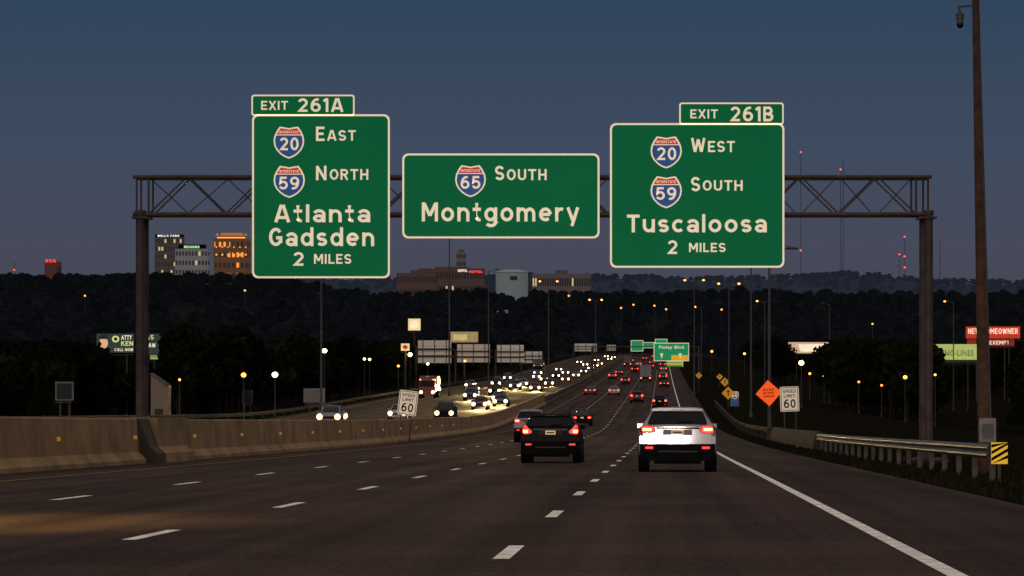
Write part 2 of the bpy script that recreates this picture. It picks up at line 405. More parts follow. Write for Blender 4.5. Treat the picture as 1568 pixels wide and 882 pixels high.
# ------------------------------------------------------------------ gantry
G=100.0; KX=lambda px:wx(px,G); KZp=lambda py:wz(py,G)
b=B(); y0,y1=G-0.6,G+0.6
xl,xr=KX(207),KX(1423); zt,zb=KZp(272),KZp(329)
for y in(y0,y1):
    b.cyl((xl,y,zt),(xr,y,zt),.062,n=8,mt=steel); b.cyl((xl,y,zb),(xr,y,zb),.068,n=8,mt=steel)
    n=20; st=(xr-xl-1.0)/n
    for i in range(n):
        x=xl+.5+i*st; up=i%2==0
        b.cyl((x,y,zb if up else zt),(x+st,y,zt if up else zb),.028,n=6,mt=steel)
        if y==y0: b.cyl((x,y+.001,zt if up else zb),(x+st,y1,zb if up else zt),.018,n=5,mt=steel)
    for x in(xl+.12,xl+.5,xr-.5,xr-.12): b.cyl((x,y,zb),(x,y,zt),.035,n=6,mt=steel)
for i in range(0,21,2):
    x=xl+.5+i*st
    for z in(zt,zb): b.cyl((x,y0,z),(x,y1,z),.025,n=5,mt=steel)
for xc,zg in((KX(218)+0.0,rz(G)+1.40),(KX(1418),ground(KX(1418),G)-.2)):
    for y in(y0,y1):
        b.cyl((xc,y,zg),(xc,y,zb+.02),.14,n=14,mt=steel); b.box(xc-.28,xc+.28,y-.28,y+.28,zg,zg+.06,steel)
        b.cyl((xc,y,zb-.02),(xc,y,zb+.12),.17,n=14,mt=steel)
    for k in range(3):
        zz=zg+1.0+k*2.2; b.cyl((xc,y0,zz),(xc,y1,zz+1.2),.05,n=6,mt=steel)
    b.box(xc-.25,xc+.25,y0-.2,y1+.2,zb-.06-.08,zb-.075,steel)
b.box(KX(1418)-.6,KX(1418)+.6,y0-.6,y1+.6,ground(KX(1418),G)-.6,ground(KX(1418),G)+.15,concd)
for px in(410,480,570,640,700,780,850,895,955,1030,1100,1180):
    x=KX(px); b.box(x-.05,x+.05,y0-.24,y0-.1,zb-.6,zt+.3,steel)
b.build('overhead_sign_gantry')

SD=99.1
def X_(px): return wx(px,SD)
def Z_(py): return wz(py,SD)
def clip(pts,z,above):
    out=[];n=len(pts)
    for i in range(n):
        p,q=pts[i],pts[(i+1)%n]; a=(p[1]>=z) if above else (p[1]<=z); c=(q[1]>=z) if above else (q[1]<=z)
        if a: out.append(p)
        if a!=c:
            t=(z-p[1])/(q[1]-p[1]); out.append((p[0]+t*(q[0]-p[0]),z))
    return out
half=[(0,.90),(.3,.96),(.60,1.0),(.80,.72),(.95,.42),(1,.10),(.95,-.2),(.80,-.48),(.55,-.73),(.28,-.9),(0,-1)]
SH=half+[(-x,z) for x,z in half[::-1][1:-1]]
def shield(b,x0,x1,z0,z1,y,num):
    cx,cz,hx,hz=(x0+x1)/2,(z0+z1)/2,(x1-x0)/2,(z1-z0)/2
    def f(pts,s): return [(cx+p[0]*hx*s,y,cz+p[1]*hz*s) for p in pts]
    b.poly(f(SH,1.0),retroW)
    def g(pts,yy): return [(p[0],yy,p[2]) for p in pts]
    b.poly(g(f(clip(SH,.50,False),.90),y-.012),retroB)
    b.poly(g(f(clip(SH,.56,True),.90),y-.012),retroR)
    b.text('INTERSTATE',cx-hx*.62,cx+hx*.62,cz+hz*.57,cz+hz*.74,y-.022,retroW,0.0)
    b.text(num,cx-hx*.64,cx+hx*.64,cz-hz*.48,cz+hz*.32,y-.022,retroW,0.035)
def panel(b,a,c,e,f,r=9,bd=3.0):
    k=SD/F
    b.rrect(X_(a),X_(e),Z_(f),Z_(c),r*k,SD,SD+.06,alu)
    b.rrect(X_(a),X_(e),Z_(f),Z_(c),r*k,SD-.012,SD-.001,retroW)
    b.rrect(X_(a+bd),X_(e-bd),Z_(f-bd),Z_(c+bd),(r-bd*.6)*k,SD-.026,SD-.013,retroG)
def T(b,t,x0,x1,ytop,ybot,bold=0.03): b.text(t,X_(x0),X_(x1),Z_(ybot),Z_(ytop),SD-.038,retroW,bold)
def SHD(b,x0,y0,x1,y1,num): shield(b,X_(x0),X_(x1),Z_(y1),Z_(y0),SD-.038,num)
def finish(b,name,a,c,e,f):
    o=((X_(a)+X_(e))/2,SD,(Z_(c)+Z_(f))/2); recenter(b,o); return b.build(name,loc=o,recalc=False)
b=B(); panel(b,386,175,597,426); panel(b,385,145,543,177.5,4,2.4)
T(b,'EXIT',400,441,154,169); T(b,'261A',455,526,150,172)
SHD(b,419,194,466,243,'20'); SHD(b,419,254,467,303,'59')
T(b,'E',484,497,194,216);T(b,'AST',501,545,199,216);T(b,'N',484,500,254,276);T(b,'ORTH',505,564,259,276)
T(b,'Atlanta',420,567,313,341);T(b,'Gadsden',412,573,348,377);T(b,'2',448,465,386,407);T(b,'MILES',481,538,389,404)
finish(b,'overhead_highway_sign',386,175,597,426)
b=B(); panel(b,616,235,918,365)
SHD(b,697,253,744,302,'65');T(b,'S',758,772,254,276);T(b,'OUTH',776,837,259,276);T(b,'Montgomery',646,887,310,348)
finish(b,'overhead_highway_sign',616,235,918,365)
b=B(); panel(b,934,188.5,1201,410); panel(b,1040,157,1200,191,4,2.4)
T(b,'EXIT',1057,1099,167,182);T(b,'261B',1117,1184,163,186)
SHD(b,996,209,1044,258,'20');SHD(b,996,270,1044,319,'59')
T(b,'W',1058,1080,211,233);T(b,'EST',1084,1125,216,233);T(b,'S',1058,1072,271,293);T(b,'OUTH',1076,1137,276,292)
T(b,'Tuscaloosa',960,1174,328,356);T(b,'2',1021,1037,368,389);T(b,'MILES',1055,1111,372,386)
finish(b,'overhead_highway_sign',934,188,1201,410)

# ------------------------------------------------------------------ wooden camera pole, right
d=76; b=B(); xb=wx(1510,d); xt=wx(1494,d); zg=ground(xb,d)-.3; ztp=wz(-2,d)
b.cyl((xb,d,zg),(xt,d,ztp),.185,.085,14,wood)
b.box(xb-.2,xb+.2,d-.27,d-.18,wz(677,d),wz(640,d),mat('utility_box',(0.38,0.34,0.30),0.6,var=.2))
b.box(xb-.13,xb+.13,d-.30,d-.272,wz(670,d),wz(648,d),galv)
b.cyl((xt,d,wz(8,d)),(wx(1468,d),d,wz(10,d)),.025,n=8,mt=polem)
b.cyl((wx(1468,d),d,wz(10,d)),(wx(1470,d),d,wz(20,d)),.03,n=8,mt=polem)
cx=wx(1470,d)
b.cyl((cx,d,wz(20,d)),(cx,d,wz(36,d)),.10,.085,12,galv); b.ball((cx,d,wz(38,d)),.085,glass,12)
b.cyl((xt,d,wz(4,d)),(xt+.1,d,wz(-6,d)),.02,n=6,mt=polem)
b.cyl((xb+.14,d-.12,zg),(xt+.08,d-.06,ztp-1),.022,n=6,mt=polem)
b.build('surveillance_camera_pole')

# ------------------------------------------------------------------ roadside signs
def speed_sign(cx,cy,d,tilt,wpx=29,hpx=38):
    b=B(); w=wpx*d/F/2;h=hpx*d/F/2
    b.rrect(-w,w,-h,h,.08,0,.03,alu); b.rrect(-w,w,-h,h,.08,-.012,-.001,white2)
    k=.035
    for a in((-w+.05,w-.05,h-.05-k,h-.05),(-w+.05,w-.05,-h+.05,-h+.05+k)): b.box(a[0],a[1],-.02,-.013,a[2],a[3],black)
    for a in((-w+.05,-w+.05+k),(w-.05-k,w-.05)): b.box(a[0],a[1],-.0195,-.0135,-h+.05+k+.002,h-.05-k-.002,black)
    b.text('SPEED',-w*.68,w*.68,h*.50,h*.76,-.024,black,.02); b.text('LIMIT',-w*.6,w*.6,h*.12,h*.38,-.024,black,.02)
    b.text('60',-w*.62,w*.62,-h*.72,-h*.02,-.024,black,.03)
    X=wx(cx,d);Z=wz(cy,d); g=ground(X,d)-Z-.3
    for x in(-w*.6,w*.6): b.box(x-.04,x+.04,.035,.10,g,h*.8,steel)
    b.build('speed_limit_sign',(X,d,Z),(0,math.radians(tilt),0))
speed_sign(1209,611,192,-2)
speed_sign(624.5,617,192,7)
def diamond(cx,cy,d,rpx,mt,txt,tilt=0,n='warning_sign'):
    b=B(); r=rpx*d/F
    def dia(s,y0,y1,m_): b.prism([(0,s),(-s,0),(0,-s),(s,0)],y0,y1,m_)
    dia(r,0,.03,alu); dia(r,-.02,-.001,mt)
    if txt=='road':
        for i,t in enumerate(('ROAD','WORK','AHEAD')):
            b.text(t,-r*.42,r*.42,r*(.18-.25*i),r*(.36-.25*i),-.03,black,.02)
    else:
        b.box(-r*.08,r*.08,-.03,-.022,-r*.45,r*.3,black); b.prism([(-r*.25,r*.2),(0,r*.55),(r*.25,r*.2)],-.03,-.022,black)
    X=wx(cx,d);Z=wz(cy,d); g=ground(X,d)-Z-.3
    b.box(-.05,.05,.035,.12,g,r*.7,steel)
    b.build(n,(X,d,Z),(0,math.radians(tilt),0))
diamond(1177,602,205,20,retroO,'road',-4,'road_work_sign')
diamond(1115,602,390,10,retroYd,'',0)
diamond(1110,585,520,7,retroYd,'',0); diamond(1102,577,600,5,retroYd,'',0); diamond(1070,575,560,5,retroYd,'',0)
d=400;b=B();X=wx(1125,d);Z=wz(610,d)
b.box(-.55,.55,.035,.06,-1.0,.9,alu); shield(b,-.5,.5,-.1,.9,.02,'65'); b.box(-.35,.35,.0,.03,-.8,-.25,retroB)
b.box(-.05,.05,.07,.14,ground(X,d)-Z-.3,.7,steel); b.build('interstate_route_sign',(X,d,Z),recalc=False)

def panel_sign(name,x0,y0,x1,y1,d,face,texts=(),legs=2,lm=None,shapes=(),frame=None,depth=.25,rot=0):
    b=B(); X=wx((x0+x1)/2,d); Z=wz((y0+y1)/2,d); w=(x1-x0)*d/F/2; h=(y1-y0)*d/F/2
    if frame: b.box(-w-.15,w+.15,.0,depth,-h-.15,h+.15,frame)
    else: b.box(-w,w,0.0,depth,-h,h,alu)
    b.box(-w,w,-.03,-.004,-h,h,face)
    for t,a,c,e,f,m_ in texts: b.text(t,-w+2*w*a,-w+2*w*c,-h+2*h*e,-h+2*h*f,-.07,m_,.02)
    for k,(m_,pts) in enumerate(shapes): b.poly([(-w+2*w*p[0],-.045-.004*k,-h+2*h*p[1]) for p in pts],m_)
    g=ground(X,d)-Z-.5
    if legs==1: b.cyl((0,depth/2+.2,g),(0,depth/2+.2,h*.8),.25,.2,10,lm or steel)
    else:
        for x in(-w*.6,w*.6): b.box(x-.1,x+.1,depth+.01,depth+.2,g,h*.8,lm or steel)
    b.box(-w,w,-.6,-.1,-h-.35,-h-.25,steel)
    return b.build(name,(X,d,Z),(0,0,rot))
def em(name,c,s): return mat(name,tuple(min(1,x) for x in c),0.6,emis=c,es=s,var=.12 if s<1 else 0,vscale=.8)
eWhite=em('lit_white',(1,.86,.62),.8); eCream=em('lit_cream',(.95,.72,.32),.75); eRed=em('lit_red',(.75,.06,.03),.45)
eYG=em('lit_yellowgreen',(.62,.68,.22),.5); eDk=em('lit_dark_green',(.015,.04,.012),.5); eDkT=em('lit_dark_teal',(.035,.06,.045),.5)
eSkin=em('printed_skin',(.85,.48,.26),.7); eTxt=em('lit_text',(.75,.8,.3),.7); eSuit=em('printed_suit',(.02,.02,.03),.5); eBrown=em('lit_pink',(.9,.60,.40),.5)
def oval(cx,cy,rx,ry,n=12): return [(cx+rx*math.cos(2*math.pi*i/n),cy+ry*math.sin(2*math.pi*i/n)) for i in range(n)]
panel_sign('billboard',148,511,205,540,420,eDkT,[('ATTY',.66,.95,.68,.92,eWhite),('KEN',.66,.98,.35,.62,eTxt),('CALL NOW',.48,.98,.08,.24,eWhite)],
  shapes=[(eSuit,[(.02,0),(.38,0),(.31,.30),(.08,.30)]),(eSkin,oval(.19,.52,.12,.30)),(eSuit,[(.07,.72),(.31,.72),(.27,.93),(.11,.93)]),(eTxt,oval(.51,.72,.10,.18)),(eDk,oval(.51,.72,.05,.1))])
panel_sign('billboard',208,511,263,543,421,eDkT,[('AS',.28,.5,.72,.95,eTxt),('LAW',.28,.55,.35,.55,eWhite)],
  shapes=[(eSuit,[(.60,0),(1,0),(.95,.3),(.7,.3)]),(eSkin,oval(.82,.50,.13,.29)),(eSuit,[(.70,.7),(.94,.7),(.91,.9),(.73,.9)])])
panel_sign('shop_sign',230,544,257,550,422,eYG,legs=2)
panel_sign('billboard',1479,500,1562,518,640,eRed,[('NEW HOMEOWNER',.04,.96,.35,.85,eWhite)])
panel_sign('billboard',1481,518.5,1553,530,641,em('lit_dkred',(.35,.03,.02),.5),[('TAX EXEMPT',.2,.9,.2,.75,eWhite)])
panel_sign('billboard',1428,527,1496,555,560,eYG,[('LONG-LINES',.08,.92,.35,.68,em('print_green',(.12,.25,.05),.4))],shapes=[(eDk,[(0,0),(1,0),(1,.15),(0,.15)])])
panel_sign('billboard',1207,524,1270,541,900,eBrown,shapes=[(eWhite,[(.3,.15),(.92,.2),(.9,.85),(.25,.8)])])
panel_sign('shop_sign',625,488,644,506,800,eCream,legs=1,shapes=[(eWhite,oval(.5,.5,.35,.35))])
panel_sign('shop_sign',690,508,732,524,820,em('lit_khaki',(.50,.36,.15),.45),legs=1,shapes=[(em('lit_khaki2',(.7,.55,.25),.6),[(.1,.2),(.6,.2),(.6,.75),(.1,.75)])])
panel_sign('shop_sign',614,526,627,537,600,eCream,legs=1,shapes=[(eRed,oval(.5,.5,.3,.3))])
dkpan=mat('dark_panel',(.05,.05,.055),.7); rimw=mat('pale_frame',(.28,.27,.24),.7)
panel_sign('road_sign_back',87,587,110,611,300,dkpan,frame=rimw)
panel_sign('road_sign_back',467,597,495,614,330,rimw,frame=alu)
panel_sign('road_sign_back',372,599,385,617,380,dkpan,frame=steel)
for (x0,y0,x1,y1,dd) in((640,521,691,556,700),(700,527,750,555,705),(761,528,802,555,710),(800,538,830,556,760),(880,526,914,538,1150),(929,528,943,537,1200)):
    b=B(); X=wx((x0+x1)/2,dd);Z=wz((y0+y1)/2,dd);w=(x1-x0)*dd/F/2;h=(y1-y0)*dd/F/2
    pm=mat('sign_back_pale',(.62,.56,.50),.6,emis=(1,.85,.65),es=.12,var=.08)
    n=4
    for i in range(n):
        z0=-h+2*h*i/n; b.box(-w,w,0,.1,z0+.03,z0+2*h/n-.03,pm)
    for x in(-w*.7,0,w*.7): b.box(x-.1,x+.1,-.15,-.01,-h*1.2,h*1.15,steel)
    b.box(-w*1.15,w*1.15,-.5,-.3,h*.1,h*.3,steel); b.box(-w*1.15,w*1.15,-.5,-.3,-h*.5,-h*.3,steel)
    g=ground(X,dd)-Z-.5
    for x in(-w*1.1,): b.cyl((x,-.4,g),(x,-.4,h*.5),.22,n=8,mt=steel)
    b.build('overhead_sign_back',(X,dd,Z))
def far_green(x0,y0,x1,y1,d,txt=None,extra=()):
    b=B(); X=wx((x0+x1)/2,d);Z=wz((y0+y1)/2,d);w=(x1-x0)*d/F/2;h=(y1-y0)*d/F/2
    b.box(-w,w,.07,.2,-h,h,alu); b.box(-w,w,.03,.068,-h,h,retroW); b.box(-w+.15,w-.15,-.01,.028,-h+.15,h-.15,far_g)
    if txt: b.text(txt,-w*.7,w*.7,h*.25,h*.7,-.05,retroW,.02)
    for m_,a,c,e,f in extra: b.box(-w+2*w*a,-w+2*w*c,-.08,-.02,-h+2*h*e,-h+2*h*f,m_)
    if txt:
        for x in(-w*.55,w*.5): b.prism([(x-.35,-h*.15),(x+.35,-h*.15),(x,-h*.75)],-.1,-.082,retroW)
    return b,X,Z,w,h
far_g=mat('far_green',(0.01,.2,.08),.5,emis=(0.01,.26,.10),es=.7)  # headlit sheeting glow put in as emission
b,X,Z,w,h=far_green(1001,525,1055,553,720,'Finley Blvd',[(retroY,.5,.97,.04,.33)])
xa=SL*720-16-X; xb_=SL*720+8.5-X; g=rz(720)-Z
b.cyl((xa,.5,1.2),(xb_,.5,1.2),.12,n=6,mt=steel); b.cyl((xa,.5,-.6),(xb_,.5,-.6),.12,n=6,mt=steel)
for x in(xa,xb_): b.cyl((x,.5,g-.3),(x,.5,1.4),.25,n=8,mt=steel)
b.build('overhead_highway_sign',(X,720,Z))
for args in((966,521,985,538,960),(984,524,1003,533,965),(1003,519,1022,526,970),(1020,553,1046,563,1000)):
    b,X,Z,w,h=far_green(*args)
    if args[0]==1020: b.box(-w,w,-.3,-.2,-h*.2,h*.5,retroY)
    g=ground(X,args[4])-Z-.4
    for x in(-w*.8,w*.8): b.cyl((x,.4,g),(x,.4,h),.15,n=6,mt=steel)
    b.build('overhead_highway_sign',(X,args[4],Z))

# ------------------------------------------------------------------ street lamps
def lamp_mesh(H,kind,lm,r,arms=2,pr=.14):
    b=B()
    b.cyl((0,0,-.5),(0,0,H),pr,pr*.55,8,polem); b.cyl((0,0,-.5),(0,0,.5),pr*1.6,pr*1.6,8,polem)
    if arms==0:
        b.cyl((0,0,H),(0,0,H+.2),.1,.16,8,polem); b.ball((0,0,H+.2+r*.8),r,lm,10,.9)
    sides={0:(),2:(-1,1),1:(-1,)}[arms]
    for s in sides:
        b.cyl((0,0,H-.3),(s*1.2,0,H+.25),.05,.04,6,polem)
        b.cyl((s*1.1,0,H+.25),(s*1.9,0,H+.2),.12,.09,8,polem)
        if lm: b.ball((s*1.55,0,H+.1),r,lm,8,.7)
    return b.build('lampdata',data_only=True)
LC={}
def lamp(px,py,d=None,lm=lampO,r=None,arms=2,H=None,name='street_lamp',pr=.14):
    if d is None:
        best=None
        for dd in range(900,2650,25):
            X=wx(px,dd); y=HOR-(ground(X,dd)+17)*F/dd
            if best is None or abs(y-py)<best[0]: best=(abs(y-py),dd)
        d=best[1]; r=1.6*d/F
    X=wx(px,d); g=ground(X,d)
    h=wz(py,d)-g
    h=max(h,4)
    rr=r or max(.22,d*1.9/F)
    key=(round(h*2)/2,lm.name if lm else None,round(rr,2),arms,pr)
    if key not in LC: LC[key]=lamp_mesh(round(h*2)/2,0,lm,rr,arms,pr)
    place(LC[key],name,(X,d,g),(0,0,-.047))
lamp(492,398,300,None,arms=2); lamp(688,362,450,None,arms=2); lamp(748,412,520,None)
lamp(840,432,560,lampO); lamp(912,459,800,lampO); lamp(1063,428,520,lampO); lamp(1116,436,480,lampO)
lamp(1150,395,350,None); lamp(1178,385,208,None,pr=.13); lamp(1074,470,760,lampO,arms=1)
lamp(1171,461,640,lampO,arms=1); lamp(1460,462,560,lampO,arms=1); lamp(1270,465,700,None,arms=1)
for px,py in((871,455),(970,468),(1002,470),(1020,475),(951,473),(1105,476),(375,447),(130,455),(1336,498)):
    lamp(px,py,None,lampD,arms=0)
BIG={(421,579):4.6,(497,545):3.8,(373,585):4.0,(1227,562):4.0,(1386,583):3.2,(628,548):3.4}
for px,py,d,lm in((497,545,420,lampW),(421,579,300,lampW),(373,585,300,lampO),(558,551,500,lampW),(566,552,520,lampW),(628,548,600,lampW),(1227,562,420,lampW),
   (1386,583,420,lampO),(1432,580,420,lampO),(1090,541,900,lampO),(275,597,300,lampO),(1240,575,520,lampO),(1140,543,800,lampO),(336,588,420,lampO),(1262,578,500,lampW),(1283,580,500,lampO),(1270,576,510,lampW),(610,565,480,lampO),(457,550,520,lampO),(655,560,600,lampW),(1040,545,1100,lampO),(1315,605,430,lampD),(1350,610,430,lampD),(712,572,700,lampO)):
    lamp(px,py,d,lm,arms=0,r=d*BIG.get((px,py),2.0)/F,name='street_lamp',pr=.06)

d=33; b=B(); X=SL*d-16.2; zg=rz(d)
b.cyl((X,d,zg+1.3),(X,d,zg+12),.13,.08,10,polem); b.cyl((X,d,zg+11.8),(X+3,d,zg+12.4),.05,n=8,mt=polem)
b.box(X+2.9,X+3.7,d-.17,d+.17,zg+12.3,zg+12.5,polem); b.box(X+3.0,X+3.6,d-.13,d+.13,zg+12.26,zg+12.295,lampO)
b.build('street_lamp')
def spot(name,loc,target,energy,col,size,blend=.6,rad=.2):
    l=bpy.data.lights.new(name,'SPOT'); l.energy=energy; l.color=col; l.spot_size=math.radians(size); l.spot_blend=blend; l.shadow_soft_size=rad
    o=bpy.data.objects.new(name,l); COL.objects.link(o); o.location=loc
    o.rotation_euler=(Vector(target)-Vector(loc)).to_track_quat('-Z','Y').to_euler(); return o
spot('street_lamp_light',(X+3.3,d,zg+12.2),(X+6.5,d+4,zg),12500,(1,.66,.20),44,1.0)
# low beams of the car the picture is taken from
for sx in(-.65,.65):
    spot('headlight_beam',(sx,1.2,-.5),(sx+3.2,80,-4.2),10000,(1,.84,.78),17,.8,.08)

# ------------------------------------------------------------------ cars
def sbox(b,s,xa,xb,*a): b.box(min(s*xa,s*xb),max(s*xa,s*xb),*a)
def quadp(b,pts,mt,th=.02):
    n=len(pts);vs=list(pts)+[(p[0],p[1]+th,p[2]) for p in pts]
    b.add(vs,[list(range(n)),list(range(n,2*n))[::-1]]+[(i,(i+1)%n,n+(i+1)%n,n+i) for i in range(n)],mt)
def suv_mesh(paint,L,W,H,style=0,tail=True,head=False,core=None):
    b=B();hw=W/2;core=core or tailC
    S=[(-.5,.40,.66,.69,.86,.74),(-.495,.35,.685,.72,.93,.80),(-.478,.32,.70,.735,.975,.82),(-.470,.31,.705,.80,.985,.79),(-.445,.30,.705,.915,1,.725),(-.425,.30,.70,.962,1,.69),
       (-.36,.29,.70,.985,1,.685),(-.2,.28,.69,1.0,1,.69),(.03,.28,.68,.985,1,.69),(.12,.28,.67,.93,1,.68),(.27,.28,.64,.665,.99,.80),(.41,.28,.60,.63,.97,.8),(.475,.32,.53,.56,.92,.76),(.5,.38,.44,.47,.86,.7)]
    secs=[]
    for y,zb,be,tp,w,wt in S:
        w*=hw;wt*=hw;be*=H;tp*=H;y*=L;h=be-zb
        secs.append([(0,y,zb),(w*.82,y,zb),(w*.955,y,zb+.09*h),(w*.992,y,zb+.30*h),(w,y,zb+.58*h),(w*.985,y,be-.16*h),(w*.955,y,be-.05*h),(w*.92,y,be),(wt,y,tp-.05*H if tp>be+.1 else tp-.02),(wt*.90,y,tp-.012),(wt*.5,y,tp+.004),(0,y,tp+.01)])
    NP=len(secs[0])
    for i in range(len(secs)-1):
        for k in range(NP-1):
            m_=paint
            if k<=1: m_=black
            if k==7 and 4<=i<9: m_=glass
            if k>=9 and 9<=i<10: m_=glass
            if k>=9 and 2<=i<4: m_=glass
            for s in(1,-1):
                q=[secs[i][k],secs[i][k+1],secs[i+1][k+1],secs[i+1][k]];q=[(s*p[0],p[1],p[2]) for p in q]
                if s<0:q=q[::-1]
                b.add(q,[(0,1,2,3)],m_,True)
    for sc in(secs[0],secs[-1]): b.poly([p for p in sc]+[(-p[0],p[1],p[2]) for p in sc[::-1][1:-1]],paint)
    yb,yt=-.482*L-.035,-.447*L-.04
    quadp(b,[(-hw*.76,yb,.738*H),(hw*.76,yb,.738*H),(hw*.74,yb+.01*L,.79*H),(hw*.655,yt,.915*H),(hw*.60,yt+.002*L,.928*H),(-hw*.60,yt+.002*L,.928*H),(-hw*.655,yt,.915*H),(-hw*.74,yb+.01*L,.79*H)],glass)
    for a,c,z0,z1 in((-.50,.50,.943,.985),(-.64,-.50,.940,.975),(.50,.64,.940,.975)): b.box(hw*a,hw*c,-.463*L,-.41*L,z0*H,z1*H,paint)
    b.box(-.16,.16,-.4645*L,-.4635*L,.950*H,.958*H,lensR)
    b.cyl((0,yb-.012,.752*H),(.34,yb+.0,.785*H),.012,n=5,mt=black)
    for yy in(-.20,.0):
        for s in(1,-1): b.add([(s*hw*.935,yy*L-.05,.70*H),(s*hw*.935,yy*L+.05,.70*H),(s*hw*.70,yy*L+.05,.95*H),(s*hw*.70,yy*L-.05,.95*H)],[(0,1,2,3)],black)
    R=.355
    for yy in(-.30*L,.31*L):
        for s in(1,-1):
            x1=s*(hw+.005);x0=s*(hw-.25)
            b.cyl((x0,yy,R),(x1,yy,R),R,n=24,mt=rubber);b.cyl((x1-s*.01,yy,R),(x1+s*.006,yy,R),R*.66,R*.60,16,rim)
            b.cyl((s*(hw-.26),yy,R+.02),(s*(hw-.03),yy,R+.02),R+.06,n=24,mt=black)
    for s in(1,-1):
        sbox(b,s,hw*.90,hw+.045,.15*L,.15*L+.12,.675*H,.675*H+.11,paint if style==0 else black)
        b.cyl((s*hw*.60,-.36*L,1.0*H),(s*hw*.60,.02*L,1.005*H),.016,n=6,mt=black)
    y=-.5*L
    for s in(1,-1):
        if style==0: P=[(.56,.615),(.56,.665),(.62,.705),(.90,.712),(.955,.69),(.955,.61),(.90,.59),(.66,.59)]
        else: P=[(.60,.60),(.60,.64),(.72,.70),(.82,.775),(.90,.775),(.955,.70),(.955,.60),(.88,.565),(.70,.575)]
        def lay(sc,yo,mt,th=.03,cx=.78,cz=.652):
            pts=[(s*hw*(cx+(x-cx)*sc),y+yo+(.10 if x>.93 else .0),H*(cz+(z-cz)*sc)) for x,z in P]
            quadp(b,pts if s>0 else pts[::-1],mt,th)
        lay(1.0,-.03,lensR,.16)
        if tail:
            lay(.86,-.042,tailR,.01)
            if style==0: sbox(b,s,hw*.66,hw*.89,y-.062,y-.045,.628*H,.675*H,core)
            elif style==1: sbox(b,s,hw*.74,hw*.90,y-.062,y-.045,.60*H,.665*H,core)
            else: sbox(b,s,hw*.66,hw*.93,y-.062,y-.045,.59*H,.70*H,core)
        sbox(b,s,hw*.62,hw*.82,y-.125,y-.095,.352*H,.388*H,reflR if tail else lensR)
    b.box(-hw*.88,hw*.88,y-.05,y+.2,.43*H,.555*H,paint)
    for s in(1,-1): sbox(b,s,hw*.882,hw*.965,y-.01,y+.3,.43*H,.545*H,paint)
    b.box(-hw*.86,hw*.86,y-.085,y+.25,.17*H,.428*H,black)
    for s in(1,-1): sbox(b,s,hw*.862,hw*.955,y-.03,y+.3,.20*H,.428*H,black)
    b.box(-hw*.5,hw*.5,y-.1,y-.087,.30*H,.325*H,mat('skid_plate',(.05,.05,.055),.6))
    b.box(-.36,.36,y-.012,y-.001,.565*H,.652*H,mat('tailgate_recess_dark',(.01,.01,.01),.5) if style else mat('tailgate_recess_shade',(.28,.26,.28),.5))  # flat panel; on the white car recess shade is put into its colour
    b.box(-hw*.555,hw*.555,y-.03,y-.004,.658*H,.684*H,mat('dull_strip',(.06,.06,.065),.4,.5) if style==1 else black)
    b.box(-.155,.155,y-.03,y-.0135,.568*H,.648*H,plateM)
    b.box(-.12,.12,y-.034,y-.0305,.592*H,.622*H,mat('plate_print',(.25,.15,.08),.6))
    b.box(-hw*.60,hw*.60,y+.1,y+.6,.12*H,.23*H,black)
    y=.5*L
    for s in(1,-1):
        sbox(b,s,hw*.52,hw*.86,y-.18,y+.02,.38*H,.47*H,headD)
        if head:
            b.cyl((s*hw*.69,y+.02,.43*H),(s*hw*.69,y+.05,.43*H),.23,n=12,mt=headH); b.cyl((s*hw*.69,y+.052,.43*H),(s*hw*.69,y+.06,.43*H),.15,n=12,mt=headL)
    b.box(-hw*.48,hw*.48,y-.05,y+.015,.34*H,.45*H,black)
    return b.build('suv',data_only=True)
